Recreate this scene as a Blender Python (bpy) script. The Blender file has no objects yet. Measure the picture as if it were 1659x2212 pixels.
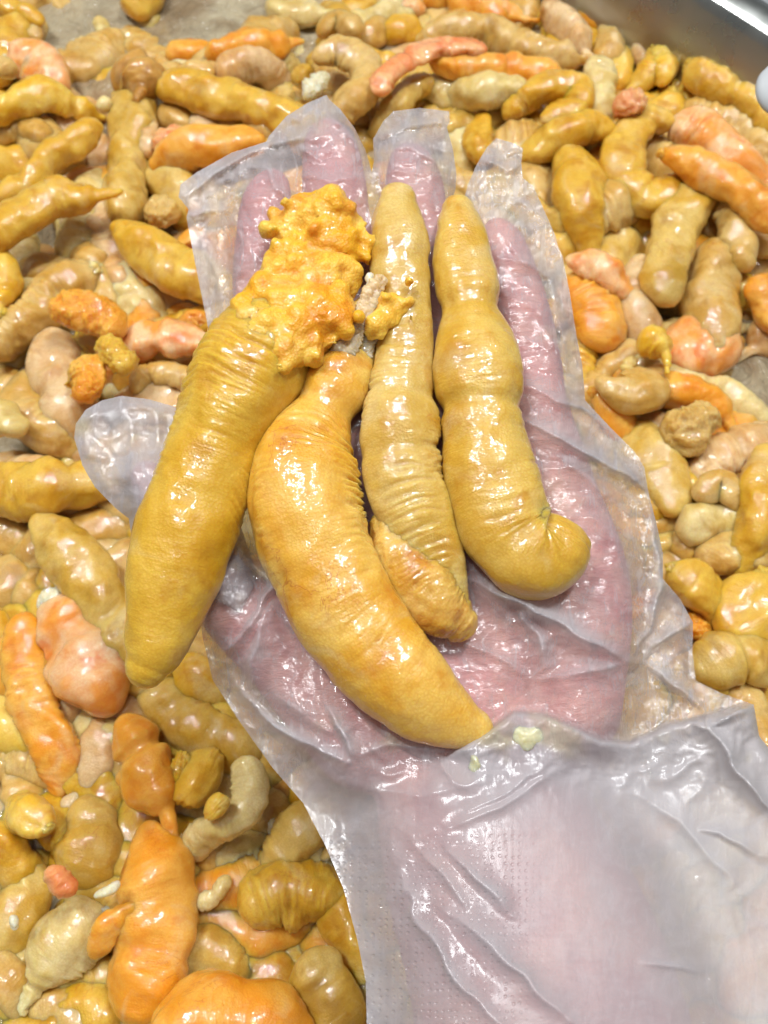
import bpy, bmesh, math, random
import numpy as np
from mathutils import Vector, Matrix, geometry

S = bpy.context.scene
C = S.collection
# ------------------------------------------------------------------ camera, world, lamps, exposure
W0, H0, FP = 1659.0, 2212.0, 1995.0          # layout units of the photograph, focal length in them
TILT = math.radians(25)
CAM = np.array([0.0, 0.0, 0.34])
cam = bpy.data.cameras.new('camera'); co = bpy.data.objects.new('camera', cam); C.objects.link(co)
co.location = CAM; co.rotation_euler = (TILT, 0, 0)
cam.sensor_fit = 'VERTICAL'; cam.angle = 2*math.atan(H0/2/FP)
cam.clip_start = 0.01; cam.clip_end = 20
cam.dof.use_dof = True; cam.dof.focus_distance = 0.212; cam.dof.aperture_fstop = 17
S.camera = co
S.view_settings.view_transform = 'Standard'; S.view_settings.look = 'None'
S.view_settings.exposure = -0.07; S.view_settings.gamma = 1
S.cycles.max_bounces = 8; S.cycles.diffuse_bounces = 3; S.cycles.glossy_bounces = 3; S.cycles.transparent_max_bounces = 12
S.cycles.adaptive_threshold = 0.02
w = bpy.data.worlds.new('World'); S.world = w; w.use_nodes = True
w.node_tree.nodes['Background'].inputs[0].default_value = (0.93, 0.97, 1.0, 1)
w.node_tree.nodes['Background'].inputs[1].default_value = 0.19

def tube_lamp(x, y, z, rz, power, ln=0.5, wd=0.05):
    l = bpy.data.lights.new('ceiling_tube', 'AREA'); l.shape = 'RECTANGLE'; l.size = ln; l.size_y = wd
    l.energy = power; l.color = (0.96, 0.985, 1.0)
    o = bpy.data.objects.new('ceiling_tube', l); C.objects.link(o); o.location = (x, y, z)
    d = Vector((0, 0.1, 0)) - Vector((x, y, z))
    q = d.to_track_quat('-Z', 'X'); o.rotation_euler = (q @ Matrix.Rotation(rz, 3, 'Z').to_quaternion()).to_euler()
tube_lamp(-0.50, 0.45, 1.45, 0.1, 16.5)
tube_lamp(0.38, 0.50, 1.5, 0.1, 16.5)
tube_lamp(-0.15, -0.05, 1.7, 0.1, 3)

# ------------------------------------------------------------------ pixel <-> place helpers
ct, st = math.cos(TILT), math.sin(TILT)
RM = np.array([[1, 0, 0], [0, ct, -st], [0, st, ct]])
def ray(px, py):
    px = np.asarray(px, float); py = np.asarray(py, float)
    d = np.stack([(px-W0/2)/FP, -(py-H0/2)/FP, -np.ones_like(px)], -1)
    return d @ RM.T
def at_z(px, py, z):                          # point of the sight line at height z (metres)
    d = ray(px, py); return CAM + d*((z-CAM[2])/d[..., 2])[..., None]
def at_d(px, py, dep):                        # point at depth dep (cm) in front of the camera
    return CAM + ray(px, py)*(np.asarray(dep)*0.01)[..., None]
def depth_of(p): return -((p-CAM) @ RM)[..., 2]

# ------------------------------------------------------------------ numpy noise
def _h(i, j, k, s):
    n = (i*73856093) ^ (j*19349663) ^ (k*83492791) ^ (s*2654435761 & 0x7fffffff)
    n = (n ^ (n >> 13))*1274126177 & 0x7fffffff
    n = (n ^ (n >> 16))*2246822519 & 0x7fffffff
    return (n ^ (n >> 15)) & 0xffff
def vnoise(p, s=0):                           # smooth value noise, -1..1
    p = np.asarray(p, float); f = np.floor(p); i = f.astype(np.int64); t = p-f; t = t*t*t*(t*(t*6-15)+10)
    r = 0
    for a in (0, 1):
        wa = t[:, 0] if a else 1-t[:, 0]
        for b in (0, 1):
            wb = t[:, 1] if b else 1-t[:, 1]
            for c in (0, 1):
                wc = t[:, 2] if c else 1-t[:, 2]
                r = r + wa*wb*wc*_h(i[:, 0]+a, i[:, 1]+b, i[:, 2]+c, s)
    return r/32767.5-1
def fbm(p, s=0, o=3, g=0.5):
    a, r = 1.0, 0
    for k in range(o): r = r+a*vnoise(p*(2.03**k)+k*7.1, s+k); a *= g
    return r

# ------------------------------------------------------------------ tags
def tag(o, label=None, cat=None, group=None, kind=None):
    if label: o['label'] = label
    if cat: o['category'] = cat
    if group: o['group'] = group
    if kind: o['kind'] = kind
    return o
def mesh_obj(name, V, F, mat, parent=None, attrs=None, uv=None, origin=None):
    V = np.asarray(V, float)
    org = V.mean(0) if origin is None else np.asarray(origin)
    me = bpy.data.meshes.new(name); me.from_pydata((V-org).tolist(), [], F if isinstance(F, list) else F.tolist())
    me.polygons.foreach_set('use_smooth', [True]*len(me.polygons))
    if attrs is not None:
        for k, v in attrs.items():
            at = me.attributes.new(k, 'FLOAT_VECTOR', 'POINT'); at.data.foreach_set('vector', np.asarray(v, np.float32).ravel())
    me.materials.append(mat); me.update()
    o = bpy.data.objects.new(name, me); C.objects.link(o); o.location = org
    if parent is not None:
        o.parent = parent; o.location = Vector(org)-parent.location
    return o

# ------------------------------------------------------------------ materials
def lin(c): return tuple(((x/255)/12.92 if x/255 <= .04045 else ((x/255+.055)/1.055)**2.4) for x in c)+(1,)
class NT:
    def __init__(s, name):
        s.m = bpy.data.materials.new(name); s.m.use_nodes = True; s.t = s.m.node_tree; s.t.nodes.clear()
        s.out = s.n('ShaderNodeOutputMaterial')
    def n(s, typ, **kw):
        nd = s.t.nodes.new(typ)
        for k, v in kw.items():
            if k.startswith('_'): nd.inputs[k[1:].replace('_', ' ')].default_value = v
            else: setattr(nd, k, v)
        return nd
    def l(s, a, b): s.t.links.new(a, b)
    def noise(s, vec, scale, detail=3, rough=.55, dist=0):
        nd = s.n('ShaderNodeTexNoise'); nd.inputs['Scale'].default_value = scale; nd.inputs['Detail'].default_value = detail
        nd.inputs['Roughness'].default_value = rough; nd.inputs['Distortion'].default_value = dist
        s.l(vec, nd.inputs['Vector']); return nd.outputs['Fac']
    def ramp(s, fac, a, b, ca=0., cb=1.):
        nd = s.n('ShaderNodeMapRange'); nd.interpolation_type = 'SMOOTHSTEP'
        s.l(fac, nd.inputs['Value'])
        for k, v in (('From Min', a), ('From Max', b), ('To Min', ca), ('To Max', cb)): nd.inputs[k].default_value = v
        return nd.outputs['Result']
    def mix(s, fac, a, b):
        nd = s.n('ShaderNodeMix', data_type='RGBA')
        for sock, v in ((nd.inputs[0], fac), (nd.inputs[6], a), (nd.inputs[7], b)):
            if hasattr(v, 'links'): s.l(v, sock)
            else: sock.default_value = v
        return nd.outputs[2]
    def math(s, op, a, b=0.5):
        nd = s.n('ShaderNodeMath', operation=op)
        for sock, v in ((nd.inputs[0], a), (nd.inputs[1], b)):
            if hasattr(v, 'links'): s.l(v, sock)
            else: sock.default_value = v
        return nd.outputs[0]
    def bump(s, h, dist, strength=1, normal=None):
        nd = s.n('ShaderNodeBump'); nd.inputs['Distance'].default_value = dist; nd.inputs['Strength'].default_value = strength
        s.l(h, nd.inputs['Height'])
        if normal is not None: s.l(normal, nd.inputs['Normal'])
        return nd.outputs['Normal']
    def vmul(s, v, k):
        nd = s.n('ShaderNodeVectorMath', operation='MULTIPLY'); s.l(v, nd.inputs[0]); nd.inputs[1].default_value = k; return nd.outputs[0]

def roe_mat(name, A, B, D=None, wr=1.0, gran=1.0, veins=.35, film=.5, sss=.8, coat=1.):
    """wet roe membrane: A and B blotched together, D deeper tone, milky film patches, thin veins"""
    t = NT(name); tc = t.n('ShaderNodeTexCoord'); oi = t.n('ShaderNodeObjectInfo')
    off = t.n('ShaderNodeVectorMath', operation='ADD'); t.l(tc.outputs['Object'], off.inputs[0])
    sc = t.n('ShaderNodeVectorMath', operation='SCALE'); sc.inputs[0].default_value = (1.7, 3.1, .9); t.l(oi.outputs['Random'], sc.inputs['Scale'])
    t.l(sc.outputs[0], off.inputs[1]); P = off.outputs[0]
    A, B = lin(A), lin(B); D = lin(D) if D else tuple(x*.62 for x in A[:3])+(1,)
    big = t.ramp(t.noise(P, 55, 3, .6, .6), .36, .64)
    col = t.mix(big, A, B)
    col = t.mix(t.ramp(t.noise(P, 95, 3, .6, .3), .5, .72, 0, .75), col, D)
    milk = tuple(.45*x+.55*y for x, y in zip(B, (.66, .58, .40, 1)))
    col = t.mix(t.ramp(t.noise(P, 80, 4, .55, .9), .52, .76, 0, film), col, milk)
    at = t.n('ShaderNodeAttribute', attribute_name='tube'); T = at.outputs['Vector']
    stv = t.vmul(T, (1.0, 1.0, 5.0))
    stri = t.noise(stv, 210, 4, .6, .5)                       # striations across the sac
    col = t.mix(t.ramp(stri, .55, .8, 0, .10*wr), col, milk)
    # granules (eggs) seen through the membrane
    vo = t.n('ShaderNodeTexVoronoi', feature='F1'); vo.inputs['Scale'].default_value = 1500; t.l(P, vo.inputs['Vector'])
    col = t.mix(t.ramp(vo.outputs['Distance'], .2, .7, 0, .22), col, D)
    if veins:
        vn = t.noise(P, 70, 4, .6, 1.4)
        v = t.math('ABSOLUTE', t.math('SUBTRACT', vn, .5)); v = t.ramp(v, .0, .012, 1, 0)
        v = t.math('MULTIPLY', v, t.ramp(t.noise(P, 40, 1), .5, .65, 0, veins))
        col = t.mix(v, col, lin((170, 70, 40)))
    b = t.n('ShaderNodeBsdfPrincipled')
    t.l(col, b.inputs['Base Color'])
    b.inputs['Roughness'].default_value = .42; b.inputs['Specular IOR Level'].default_value = .35
    b.inputs['Subsurface Weight'].default_value = sss; b.inputs['Subsurface Radius'].default_value = (1, .75, .4)
    b.inputs['Subsurface Scale'].default_value = .0055
    n = t.bump(vo.outputs['Distance'], .00016*gran, min(1, .5*gran**.5))
    n = t.bump(stri, .0006*wr, .5, n)
    t.l(n, b.inputs['Normal'])
    cn = t.noise(P, 130, 3, .5, .9)
    n2 = t.bump(cn, .0030, .27); n2 = t.bump(stri, .0003*wr, .5, n2)
    b.inputs['Coat Weight'].default_value = coat; b.inputs['Coat Roughness'].default_value = .03; b.inputs['Coat IOR'].default_value = 1.42
    t.l(n2, b.inputs['Coat Normal'])
    t.l(b.outputs[0], t.out.inputs['Surface'])
    return t.m
PAL = dict(
 tan=((202, 156, 70), (218, 184, 114), (170, 122, 40)), amber=((212, 160, 34), (224, 184, 74), (186, 126, 16)),
 orange=((230, 154, 34), (236, 180, 78), (216, 124, 16)), cream=((212, 184, 108), (228, 208, 150), (184, 148, 68)),
 olive=((204, 160, 56), (220, 188, 106), (174, 126, 34)), peach=((234, 158, 64), (242, 202, 152), (224, 116, 42)),
 salmon=((224, 136, 76), (238, 188, 132), (208, 100, 46)), yellow=((222, 172, 34), (232, 198, 90), (204, 142, 16)),
 pink=((208, 162, 98), (224, 194, 146), (180, 124, 60)), brown=((184, 130, 48), (208, 160, 80), (150, 98, 26)),
 white=((216, 206, 166), (230, 224, 198), (196, 176, 122)))
MATS = {k: roe_mat('roe_'+k, *v) for k, v in PAL.items()}
MATS.update({k+'_grain': roe_mat('loose_roe_'+k, *v, wr=.3, gran=2.6, veins=.0, film=.3) for k, v in PAL.items() if k in ('orange', 'amber', 'yellow', 'salmon', 'tan', 'peach', 'white')})

# ------------------------------------------------------------------ sac geometry
def catmull(P, n):
    P = np.asarray(P, float); P = np.vstack([2*P[0]-P[1], P, 2*P[-1]-P[-2]])
    seg = len(P)-3; u = np.linspace(0, seg-1e-6, n); i = u.astype(int); t = (u-i)[:, None]
    p0, p1, p2, p3 = P[i], P[i+1], P[i+2], P[i+3]
    return .5*((2*p1)+(-p0+p2)*t+(2*p0-5*p1+4*p2-p3)*t*t+(-p0+3*p1-3*p2+p3)*t**3)
def resample(Q, n):
    d = np.r_[0, np.cumsum(np.linalg.norm(np.diff(Q[:, :3], axis=0), axis=1))]
    t = np.linspace(0, d[-1], n); return np.stack([np.interp(t, d, Q[:, k]) for k in range(Q.shape[1])], 1), t
def tube(Q, up, nr, ns, flat, seed, lump=.08, wrk=.03, cons=0, grain=0, point=(1, 1), bottomflat=0, wzone=None, var=0, lobe=0, pinch=(), wf=4.2):
    """Q: rows x,y,z,r (metres). returns verts, faces, tube attribute"""
    rng = np.random.RandomState(seed)
    Q, s = resample(catmull(Q, 80), nr)
    P, r = Q[:, :3].copy(), Q[:, 3].copy()
    if var:
        q1 = np.stack([s/(r.max()*2.2), np.full(nr, seed*3.7), np.zeros(nr)], 1)
        r *= 1+var*vnoise(q1, 2); f_ = np.sin(np.pi*s/s[-1])[:, None]
        P += r.max()*var*1.3*f_*np.stack([vnoise(q1*.8+40, 3), vnoise(q1*.8+60, 4), .5*vnoise(q1*.8+80, 5)], 1)
    L = s[-1]; rm = r.mean()
    for _ in range(cons):
        c = rng.uniform(.25, .75)*L; wd = rng.uniform(.12, .25)*rm*2
        r *= 1-rng.uniform(.1, .24)*np.exp(-((s-c)/wd)**2)
    for pc, pd, pw in pinch: r *= 1-pd*np.exp(-((s/L-pc)/pw)**2)
    Tn = np.gradient(P, axis=0); Tn /= np.linalg.norm(Tn, axis=1)[:, None]+1e-9
    up = np.asarray(up, float)
    N = up-Tn*(Tn@up)[:, None]; N /= np.linalg.norm(N, axis=1)[:, None]+1e-9
    Bn = np.cross(Tn, N)
    th = np.linspace(0, 2*np.pi, ns, endpoint=False)
    cx, sx = np.cos(th), np.sin(th)
    dirs = (N[:, None, :]*(sx[None, :, None]*flat)+Bn[:, None, :]*cx[None, :, None])
    base = P[:, None, :]+dirs*r[:, None, None]
    # noise domain
    q = np.stack([np.broadcast_to(cx*1.0, (nr, ns))*r[:, None], np.broadcast_to(sx*1.0, (nr, ns))*r[:, None], np.broadcast_to(s[:, None], (nr, ns))], -1)
    qf = q.reshape(-1, 3)
    d = lump*rm*fbm(qf/(rm*1.1)+seed*1.3, seed, 3)
    if wrk:
        m = np.clip(fbm(qf/(rm*1.6)+50, seed+9, 1)*1.2+.35, 0, 1)
        if wzone is not None: m = m*np.interp(qf[:, 2]/L, wzone[0], wzone[1])
        wv = qf*np.array([.55, .55, wf])/(rm); wv[:, 2] += .9*vnoise(qf/(rm*1.0)+33, seed+21)+.5*wf*.3*vnoise(qf/(rm*2.2)+66, seed+22)
        d += wrk*rm*m*(1-2*np.abs(fbm(wv+seed, seed+5, 3)))
    if grain:
        d += grain*rm*(fbm(qf/(rm*.42)+9, seed+3, 4, .62)+.5*fbm(qf/(rm*.9), seed+13, 2))
    d = d.reshape(nr, ns)
    if lobe:
        ph = rng.uniform(0, 6.28, 2)+np.stack([vnoise(np.stack([s/rm*.5, s*0+seed, s*0], 1), 6)*1.5, vnoise(np.stack([s/rm*.4, s*0+seed+9, s*0], 1), 7)*2], 1)
        d = d+lobe*r[:, None]*(np.cos(2*th[None, :]+ph[:, :1])*.8+np.cos(3*th[None, :]+ph[:, 1:])*.5-.5*np.exp(-((np.mod(th[None, :]-ph[:, :1]*.7, 6.2832)-3.14)/.35)**2)*1.2)
    edge = np.minimum(1, np.minimum(s, L-s)/(rm*.5)+.15)[:, None]
    v = base+dirs/np.linalg.norm(dirs, axis=2)[..., None]*(d*edge)[..., None]
    V = v.reshape(-1, 3)
    i = np.arange(nr-1)[:, None]*ns; j = np.arange(ns)[None, :]; j2 = (j+1) % ns
    F = np.stack([i+j, i+j2, i+ns+j2, i+ns+j], -1).reshape(-1, 4).tolist()
    V = np.vstack([V, v[0].mean(0), v[-1].mean(0)]); k = len(V)
    for a in range(ns):
        b = (a+1) % ns
        F.append([b, a, k-2]); F.append([(nr-1)*ns+a, (nr-1)*ns+b, k-1])
    tb = np.vstack([q.reshape(-1, 3), [[0, 0, 0]], [[0, 0, L]]])
    return V, F, tb
def ends(P, r, e0=1.5, e1=1.5, ext=.45, n=60, tail=0):
    """centreline P (k,3), body radius array r (k) -> rows with rounded, tapered tips"""
    Q = np.column_stack([P, r])
    if len(Q) == 1:
        d = np.array([1, .3, 0])*r[0]*.5; Q = np.array([[*(P[0]-d), r[0]], [*P[0], r[0]], [*(P[0]+d), r[0]]])
    Q = catmull(Q, 60); T0 = Q[0, :3]-Q[2, :3]; T0 /= np.linalg.norm(T0)+1e-9; T1 = Q[-1, :3]-Q[-3, :3]; T1 /= np.linalg.norm(T1)+1e-9
    a = Q[0].copy(); a[:3] += T0*a[3]*ext; b = Q[-1].copy(); b[:3] += T1*b[3]*ext
    tl = []
    if tail:
        sd_ = np.array([math.sin(tail*9), math.cos(tail*7), -.2])
        for k in (1, 2, 3): q = b.copy(); q[:3] += (T1+sd_*.25*k)*b[3]*tail*k/3; tl.append(q)
    Q, s = resample(np.vstack([a, Q, b]+tl), n); L = s[-1]; LT = L
    if tail: L = L-tail*b[3]*1.1
    for sd, e, rr in ((s, e0, a[3]), (L-s, e1, b[3])):
        le = min(e*rr, L*.5); x = np.clip(1-sd/le, 0, 1); Q[:, 3] *= np.sqrt(np.clip(1-x**2, 0.0015, 1))
    if tail: Q[:, 3] = np.maximum(Q[:, 3], np.where(s > L-rr*.6, rr*(.30-.16*np.clip((s-L)/(LT-L), 0, 1)), 0)); Q[-1, 3] *= .2
    return Q

# ------------------------------------------------------------------ the heap of roe sacs in the tray
TOP = [2.2, 3.0, 3.8, 4.6, 5.4]
HEAP = 'roe sacs heaped in the tray'
def heap_sac(label, colr, r, lvl, pts, fl='', seed=0, cat='roe sac', name='roe_sac', grp=HEAP):
    rng = np.random.RandomState(seed+11)
    P2 = np.array(pts, float).reshape(-1, 2)
    top = TOP[0]+lvl*.8
    zs = []
    P = at_z(P2[:, 0], P2[:, 1], top*.01)
    rr = r*depth_of(P)/FP*(1.15 if seed < 300 else 1.2)
    tl = rng.uniform(-.3, .3, 2)*.01 if len(P2) > 1 else [0, 0]
    z = top*.01-rr*.8+np.linspace(tl[0], tl[1], len(P2))
    P = at_z(P2[:, 0], P2[:, 1], 0)*0
    for i in range(len(P2)): P[i] = at_z(P2[i:i+1, 0], P2[i:i+1, 1], z[i])[0]
    e0, e1 = (2.8, 1.6) if 'p' in fl else rng.uniform(1.2, 2.5, 2)
    if 'q' in fl: e0, e1 = 1.6, 2.6
    if 's' in fl: e0 = e1 = 2.6
    if len(P2) > 1 and lvl <= 3 and 26 < r < 57 and 'g' not in fl and rng.rand() < .75:      # far end dives under its neighbours
        kk = 0 if rng.rand() < .5 else -1; d_ = P[kk]-P[1 if kk == 0 else -2]; d_ /= np.linalg.norm(d_)
        sd2 = np.array([-d_[1], d_[0], 0])*rng.uniform(-.5, .5)
        ex = P[kk]+(d_*1.15+sd2)*rr[kk]+np.array([0, 0, -.75*rr[kk]])
        ex2 = ex+(d_*.9+sd2*2)*rr[kk]+np.array([0, 0, -.6*rr[kk]])
        if kk == 0: P = np.vstack([ex2, ex, P]); rr = np.r_[rr[0]*.85, rr[0]*.95, rr]
        else: P = np.vstack([P, ex, ex2]); rr = np.r_[rr, rr[-1]*.95, rr[-1]*.85]
    Q = ends(P, rr, e0, e1, .3 if len(P2) > 1 else .45, tail=rng.uniform(.7, 1.3) if (r > 26 and 'g' not in fl and rng.rand() < .38) else 0)
    g = 'g' in fl
    L = np.linalg.norm(np.diff(Q[:, :3], axis=0), axis=1).sum()
    nr = int(np.clip(L/.0007, 34, 110)); ns = 40 if r > 40 else 30
    if g: nr = int(nr*1.5); ns = int(ns*1.6)
    V, F, T = tube(Q, (0, 0, 1), nr, ns, .62 if 'm' in fl else rng.uniform(.82, .95), seed, lump=.2 if g else .16, wrk=.11 if 'w' in fl else .02,
                   var=.08 if seed < 300 else .2, lobe=rng.uniform(.03, .10), cons=2 if 'c' in fl else (1 if rng.rand() < .4 else 0), grain=.16 if g else 0)
    wq = V/.020                                # neighbours sag into each other: one shared gentle warp
    V = V+.0022*np.stack([vnoise(wq, 71), vnoise(wq+30, 72), .7*vnoise(wq+60, 73)], 1)
    mk = colr+'_grain' if g and colr+'_grain' in MATS else colr
    o = mesh_obj(name, V, F, MATS[mk], attrs={'tube': T})
    tag(o, label, cat, grp)
    if seed < 300 and r > 34 and not g and seed % 3 != 1 and name == 'roe_sac':   # frayed, torn end of the sac
        k = -1 if len(Q) < 3 or seed % 2 else 0
        c0 = Q[-3 if k else 2, :3]; rt = rr[k]*rng.uniform(.28, .42); dr = rng.normal(0, 1, 3)*[1, 1, .3]; dr /= np.linalg.norm(dr)
        Q2 = ends(np.array([c0-dr*rt*.8, c0+[0, 0, rt*.3], c0+dr*rt*.9]), np.array([rt*.7, rt, rt*.6]), 1.5, 1.5, .3)
        V2, F2, T2 = tube(Q2, (0, 0, 1), 46, 40, .7, seed+5, lump=.25, wrk=.12, grain=.22, lobe=.1)
        m_ = {'tan': 'cream', 'pink': 'tan_grain', 'amber': 'amber_grain', 'orange': 'orange_grain', 'olive': 'tan', 'peach': 'white', 'brown': 'amber_grain', 'yellow': 'yellow_grain', 'salmon': 'peach_grain', 'cream': 'white'}[colr]
        V2 = V2+.0022*np.stack([vnoise(V2/.02, 71), vnoise(V2/.02+30, 72), .7*vnoise(V2/.02+60, 73)], 1)
        mesh_obj('torn_end', V2, F2, MATS[m_], o, attrs={'tube': T2})
    return o
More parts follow.
